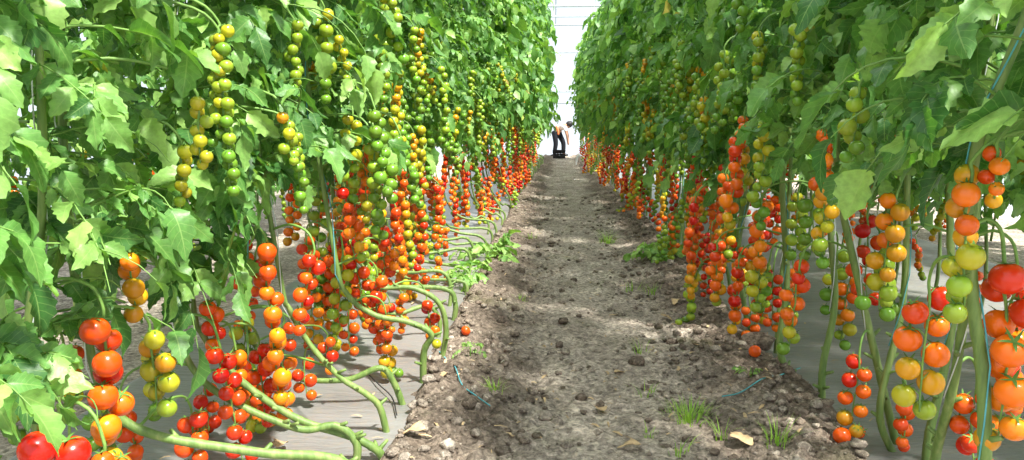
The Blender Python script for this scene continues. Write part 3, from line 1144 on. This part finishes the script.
# grass tufts and weeds
def grass_tuft(p, n, hgt, spread, lab):
    mb = MB()
    for _ in range(n):
        a = rng.uniform(0, 6.28)
        b = np.array([math.cos(a), math.sin(a), 0])
        s = np.array([-math.sin(a), math.cos(a), 0])
        h = hgt * rng.uniform(0.5, 1.1)
        o = b * spread * rng.random() * 0.5
        lean = rng.uniform(0.15, 0.9)
        w = rng.uniform(0.0016, 0.0032)
        v, lc = [], []
        r = rng.uniform(0.2, 0.9)
        for t in (0, 0.35, 0.7, 1.0):
            c = o + b * h * lean * t * t + np.array([0, 0, h * (t - 0.3 * lean * t * t)])
            ww = w * (1 - t * 0.92)
            v += [c - s * ww, c + s * ww]
            lc += [(-1, t, r), (1, t, r)]
        mb.add(v, [(0, 1, 3, 2), (2, 3, 5, 4), (4, 5, 7, 6)], lc=lc)
    o = mb.obj('grass_tuft', [M['grass']], loc=(p.x, p.y, soil_z(p.x, p.y) - 0.004))
    tag(o, lab, 'grass tuft', 'grass tufts growing on the path')


tufts = [(690, 418, 150, 0.085, 0.17, 'dense bright green grass tuft low on the right half of path'),
         (722, 440, 14, 0.085, 0.05, 'thin grass tuft just right of the dense bright one'),
         (776, 452, 34, 0.10, 0.10, 'tall loose grass tuft beside the pale torn leaf'),
         (640, 354, 16, 0.07, 0.09, 'small grass sprig in mid path above the brown clod'),
         (645, 395, 14, 0.06, 0.10, 'sparse flat grass just above the dense bright tuft'),
         (650, 435, 14, 0.05, 0.10, 'sparse grass at the near end left of the dense tuft'),
         (608, 243, 60, 0.15, 0.20, 'far bright grass tuft on the right edge of the path'),
         (632, 292, 26, 0.09, 0.14, 'pale grass patch on the path below the leafy weed'),
         (652, 297, 22, 0.08, 0.10, 'grass patch just right of the pale one'),
         (520, 300, 20, 0.05, 0.12, 'thin grass on the left shoulder of the path'),
         (495, 395, 34, 0.06, 0.09, 'sparse grass by the teal twine near the left mulch'),
         (680, 455, 12, 0.07, 0.08, 'short sprig at the bottom edge right of the path middle'),
         (530, 240, 24, 0.07, 0.2, 'thin grass strip on the far left side of the path')]
for (px, py, n, h, sp, lab) in tufts:
    grass_tuft(ground(px, py), n, h, sp, lab)


def weed(p, n, L, lab, tone=0.75):
    mb = MB()
    for k in range(n):
        a = k * 2.4 + rng.uniform(-0.3, 0.3)
        add_leaf(mb, 'near', np.array([0, 0, 0.01 + 0.03 * rng.random()]), a, L * rng.uniform(0.6, 1.1), rng.uniform(0.3, 1.1), L * 0.21, tone, True, 0.8)
    st = MB()
    tube(st, [(0, 0, -0.02), (0.003, 0, 0.02), (0, 0, 0.05)], [0.004, 0.0035, 0.002], 6, 0)
    root = bpy.data.objects.new('weed', None)
    col.objects.link(root)
    root.location = p
    tag(root, lab, 'weed', 'leafy weeds by the mulch')
    mb.obj('leaves', [M['leaf'], M['petiole']], root)
    st.obj('stem', [M['petiole']], root)


for (px, py, n, L, lab) in ((655, 262, 20, 0.26, 'bushy bright weed beside a hanging red truss at the right mulch edge'),
                            (690, 258, 10, 0.20, 'smaller weed right of the bushy bright weed'),
                            (470, 365, 6, 0.09, 'small green seedling on the soil by the left mulch edge'),
                            (488, 262, 12, 0.34, 'leafy sucker growing by the path below the left vines'),
                            (470, 285, 10, 0.30, 'leafy sucker in front of the other on the left edge'),
                            (750, 382, 5, 0.07, 'tiny green seedling beside the large dark clod')):
    p = ground(px, py)
    p.z = max(0.0, soil_z(p.x, p.y))
    weed(p, n, L, lab)


# fallen fruit
def fallen(px, py, size, st, lab):
    p = ground(px, py)
    r = size / 2
    on_film = p.x < edge_l(p.y) - 0.03 or p.x > edge_r(p.y) + 0.03
    z = 0.012 if on_film else soil_z(p.x, p.y)
    mb = MB()
    tomato_into(mb, 'near', st, 1, np.zeros(3), r, None, 0, 0)
    root = MB()
    v, q, tc, cal = TOMG['near', st, 1]
    root.add(v * r, q, None, 0, tc=tc)
    o = root.obj('fallen_tomato', [M['tomato']], loc=(p.x, p.y, z + r * 0.9))
    o.rotation_euler = (R.uniform(0.6, 1.2), 0, R.uniform(0, 6))
    cm = MB()
    for pv, pq in cal:
        cm.add(pv * r, pq)
    c = cm.obj('calyx', [M['calyx']], o)
    tag(o, lab, 'tomato', 'fallen tomatoes on the ground')


fallen(466, 347, 0.046, 1, 'red tomato fallen on bare soil right of the left mulch')
fallen(754, 370, 0.052, 1, 'red tomato fallen beside the large dark clod')
fallen(841, 452, 0.056, 1, 'large red tomato fallen on the soil under the right vines')
fallen(858, 441, 0.044, 1, 'smaller red tomato fallen just behind the large one')
fallen(757, 347, 0.034, 1, 'small red tomato fallen behind the dark clod')
fallen(309, 352, 0.05, 2, 'orange red tomato lying on the grey mulch among the left stems')


# loose twine on the ground
def twine_on_ground(pix, lab, m='twine'):
    pts = []
    for px, py in pix:
        p = ground(px, py)
        p.z = max(soil_z(p.x, p.y), 0.012) + 0.006
        pts.append(p[:])
    mb = MB()
    tube(mb, spline(pts, 8 * len(pts)), 0.0026, 5, 0)
    tag(mb.obj('loose_twine', [M[m]]), lab, 'twine', 'loose twine on the ground')


twine_on_ground([(436, 352), (446, 368), (455, 380), (462, 395), (475, 405), (490, 412)], 'teal twine trailing from the left mulch onto the soil')
twine_on_ground([(800, 372), (780, 385), (762, 390), (740, 397), (722, 401)], 'teal twine trailing from the right vines across the soil')
twine_on_ground([(368, 378), (378, 388), (392, 402), (397, 420)], 'thin dark cord curling on the grey mulch by the left roots', 'black')

# ------------------------------------------------------------------ greenhouse
GX0, GX1, GY0, GY1 = -5.0, 5.0, -3.0, 23.0
EAVE, RIDGE = 3.3, 5.4


def arch_z(x):
    u = x / GX1
    return EAVE + (RIDGE - EAVE) * (1 - u * u)


mb = MB()
ax = np.linspace(GX0, GX1, 33)
V = [(x, y, arch_z(x)) for y in (GY0, GY1) for x in ax]
mb.add(V, [(i, i + 1, 33 + i + 1, 33 + i) for i in range(32)])
tag(mb.obj('ceiling', [M['cover']]), kind='structure')
for nm, x in (('wall_left', GX0), ('wall_right', GX1)):
    mb = MB()
    mb.add([(x, GY0, -0.05), (x, GY1, -0.05), (x, GY1, EAVE), (x, GY0, EAVE)], [(0, 1, 2, 3)])
    tag(mb.obj(nm, [M['cover']]), kind='structure')
for nm, y in (('wall_end', GY1), ('wall_front', GY0)):
    mb = MB()
    V = [(x, y, -0.05) for x in ax] + [(x, y, arch_z(x)) for x in ax]
    mb.add(V, [(i, i + 1, 34 + i, 33 + i) for i in range(32)])
    tag(mb.obj(nm, [M['cover']]), kind='structure')
k = 0
for y in np.arange(GY0 + 0.15, GY1, 1.75):
    k += 1
    mb = MB()
    tube(mb, [(x, y, arch_z(x) - 0.05) for x in ax], 0.028, 8, 0)
    tube(mb, [(GX0 + 0.03, y, -0.05), (GX0 + 0.03, y, EAVE)], 0.03, 8, 0)
    tube(mb, [(GX1 - 0.03, y, -0.05), (GX1 - 0.03, y, EAVE)], 0.03, 8, 0)
    tube(mb, [(GX0, y, 3.62), (0, y, 3.62), (GX1, y, 3.62)], 0.022, 8, 0)
    for sx in (-2.6, 0.0, 2.6):
        tube(mb, [(sx, y, 3.62), (sx, y, arch_z(sx) - 0.05)], 0.014, 6, 0)
    tag(mb.obj(f'trim_{k}', [M['steel']]), kind='structure')
for z in (1.55, 1.88, 3.0):
    k += 1
    mb = MB()
    tube(mb, [(GX0, GY1 - 0.06, z), (0, GY1 - 0.06, z), (GX1, GY1 - 0.06, z)], 0.025, 8, 0)
    tag(mb.obj(f'trim_{k}', [M['steel']]), kind='structure')
for x in (-3.3, -1.1, 1.1, 3.3):
    k += 1
    mb = MB()
    tube(mb, [(x, GY1 - 0.06, -0.05), (x, GY1 - 0.06, arch_z(x))], 0.025, 8, 0)
    tag(mb.obj(f'trim_{k}', [M['steel']]), kind='structure')
for sd, fn in (('left', left_line), ('right', right_line)):
    mb = MB()
    tube(mb, [(fn(y), y, TOPZ + 0.03) for y in np.arange(0.2, 22.6, 0.7)], 0.003, 5, 0)
    tag(mb.obj('support_wire', [M['steel']]), f'overhead steel wire that carries the {sd} row of vines', 'wire')

# ------------------------------------------------------------------ the picker at the far end
def skin_mesh(name, verts, edges, radii, mat, parent, sub=2):
    me = bpy.data.meshes.new(name)
    me.from_pydata(verts, edges, [])
    me.materials.append(mat)
    o = link(name, me, parent)
    o.modifiers.new('skin', 'SKIN')
    for v, r in zip(me.skin_vertices[0].data, radii):
        v.radius = (r, r) if isinstance(r, (int, float)) else r
        v.use_root = False
    me.skin_vertices[0].data[0].use_root = True
    s = o.modifiers.new('sub', 'SUBSURF')
    s.levels = s.render_levels = sub
    for p in me.polygons:
        p.use_smooth = True
    return o


pp = ground(560, 156.6)
person = bpy.data.objects.new('person', None)
col.objects.link(person)
person.location = (pp.x + 0.0, pp.y, 0.0)
tag(person, 'person in white shirt and dark trousers bending over a black crate at path end', 'person')
# x to the right of the photo, bending towards +x
bv = [(-0.10, 0, 0.74), (-0.02, 0, 0.84), (0.10, 0, 0.90), (0.17, 0, 0.90), (0.24, -0.01, 0.89), (0.30, -0.03, 0.88),  # pelvis, spine, chest, neck, head
      (-0.16, -0.10, 0.66), (-0.12, -0.13, 0.38), (-0.17, -0.12, 0.07), (-0.09, -0.16, 0.03),
      (-0.04, 0.10, 0.66), (0.10, 0.12, 0.40), (0.10, 0.12, 0.07), (0.18, 0.10, 0.03),
      (0.13, -0.16, 0.84), (0.19, -0.19, 0.62), (0.22, -0.13, 0.42), (0.24, -0.10, 0.34),
      (0.15, 0.16, 0.84), (0.22, 0.18, 0.62), (0.24, 0.12, 0.42), (0.25, 0.08, 0.34)]
be = [(0, 1), (1, 2), (2, 3), (3, 4), (4, 5), (0, 6), (6, 7), (7, 8), (8, 9), (0, 10), (10, 11), (11, 12), (12, 13),
      (2, 14), (14, 15), (15, 16), (16, 17), (2, 18), (18, 19), (19, 20), (20, 21)]
br = [0.12, 0.12, 0.12, 0.05, 0.085, 0.07, 0.075, 0.055, 0.038, 0.03, 0.075, 0.055, 0.038, 0.03,
      0.05, 0.036, 0.026, 0.028, 0.05, 0.036, 0.026, 0.028]
skin_mesh('body', bv, be, br, M['skin'], person)
skin_mesh('trousers', [bv[0], bv[6], bv[7], bv[8], bv[10], bv[11], bv[12]], [(0, 1), (1, 2), (2, 3), (0, 4), (4, 5), (5, 6)],
          [0.135, 0.092, 0.072, 0.06, 0.092, 0.072, 0.06], M['trouser'], person)
skin_mesh('shirt', [(-0.08, 0, 0.77), bv[1], bv[2], bv[14], (0.165, -0.178, 0.72), bv[18], (0.195, 0.17, 0.72)],
          [(0, 1), (1, 2), (2, 3), (3, 4), (2, 5), (5, 6)], [0.135, 0.14, 0.14, 0.07, 0.05, 0.07, 0.05], M['shirt'], person)
skin_mesh('sash', [(-0.13, -0.11, 0.88), (-0.085, -0.135, 0.80), (-0.06, -0.14, 0.72), (-0.055, -0.15, 0.62)], [(0, 1), (1, 2), (2, 3)],
          [0.03, 0.035, 0.035, 0.03], M['sash'], person)
mb = MB()
bm = bmesh.new()
bmesh.ops.create_uvsphere(bm, u_segments=20, v_segments=14, radius=1)
hv = np.array([v.co[:] for v in bm.verts])
hf = [[v.index for v in f.verts] for f in bm.faces]
bm.free()
hv = hv * np.array([0.105, 0.098, 0.098])
hv[:, 2] += np.where(hv[:, 0] > 0.03, 0.012, 0)
mb.add(hv + np.array([0.26, 0.0, 0.925]), [f for f in hf if len(f) == 4], [f for f in hf if len(f) == 3])
# peak of the cap
mb.add(np.array([(0.32, -0.06, 0.95), (0.32, 0.06, 0.95), (0.40, 0.045, 0.91), (0.40, -0.045, 0.91), (0.32, -0.06, 0.935), (0.32, 0.06, 0.935), (0.40, 0.045, 0.897), (0.40, -0.045, 0.897)]),
       [(0, 3, 2, 1), (4, 5, 6, 7), (0, 1, 5, 4), (1, 2, 6, 5), (2, 3, 7, 6), (3, 0, 4, 7)])
mb.obj('cap', [M['hair']], person)
for y in (-0.13, 0.11):
    mb = MB()
    x = -0.15 if y < 0 else 0.12
    v = hv / np.array([0.105, 0.098, 0.098]) * np.array([0.12, 0.05, 0.05])
    v[:, 2] = np.maximum(v[:, 2], -0.03)
    mb.add(v + np.array([x, y, 0.035]), [f for f in hf if len(f) == 4], [f for f in hf if len(f) == 3])
    mb.obj('shoe', [M['black']], person)

# crate in front of the picker
cp = ground(559, 158.2)
crate = bpy.data.objects.new('crate', None)
col.objects.link(crate)
crate.location = (cp.x, cp.y - 0.12, 0.015)
tag(crate, 'black plastic picking crate on the ground in front of the bending person', 'crate')
mb = MB()
w, d, h = 0.17, 0.13, 0.20
box(mb, (-w, -d, 0), (w, d, 0.012))
for y in (-d, d - 0.012):
    for z0, z1 in ((0, 0.06), (0.075, 0.11), (0.125, h)):
        box(mb, (-w, y, z0), (w, y + 0.012, z1))
    for x in (-w, -0.05, 0.035, w - 0.015):
        box(mb, (x, y, 0), (x + 0.015, y + 0.012, h))
for x in (-w, w - 0.012):
    for z0, z1 in ((0, 0.06), (0.075, 0.11), (0.125, h)):
        box(mb, (x, -d, z0), (x + 0.012, d, z1))
mb.obj('body', [M['black']], crate, smooth=False)
mb = MB()
for y in (-d - 0.008, d - 0.008):
    box(mb, (-w - 0.01, y, h), (w + 0.01, y + 0.016, h + 0.018))
for x in (-w - 0.008, w - 0.008):
    box(mb, (x, -d - 0.008, h), (x + 0.016, d + 0.008, h + 0.018))
mb.obj('rim', [M['black']], crate, smooth=False)

sp = ground(576, 165.5)
mb = MB()
tube(mb, spline([(0, 0, -0.03), (0.01, 0, 0.10), (0.03, 0, 0.2), (0.075, 0, 0.24), (0.10, 0, 0.21)], 20), np.linspace(0.018, 0.034, 20), 8, 0)
tag(mb.obj('white_stake', [M['white']], loc=(sp.x, sp.y, 0)), 'small white bent stake standing by the right row near the far end', 'stake')

# ------------------------------------------------------------------ light
w = bpy.data.worlds.new('world')
scn.world = w
w.use_nodes = True
bg = w.node_tree.nodes['Background']
bg.inputs[0].default_value = (0.86, 0.94, 1.0, 1)
bg.inputs[1].default_value = 0.80
sd = bpy.data.lights.new('sun', 'SUN')
sd.energy = 10.5
sd.angle = math.radians(4)
sd.color = (1.0, 0.96, 0.88)
so = bpy.data.objects.new('sun', sd)
col.objects.link(so)
sdir = Vector((0.42, -0.42, 1.0))      # towards the sun: high, from the right and behind
so.rotation_euler = sdir.to_track_quat('Z', 'Y').to_euler()
so.location = (3, -3, 12)

scn.view_settings.view_transform = 'Standard'
scn.view_settings.look = 'None'
scn.view_settings.gamma = 1.0
scn.view_settings.use_curve_mapping = False
scn.view_settings.exposure = 0.68
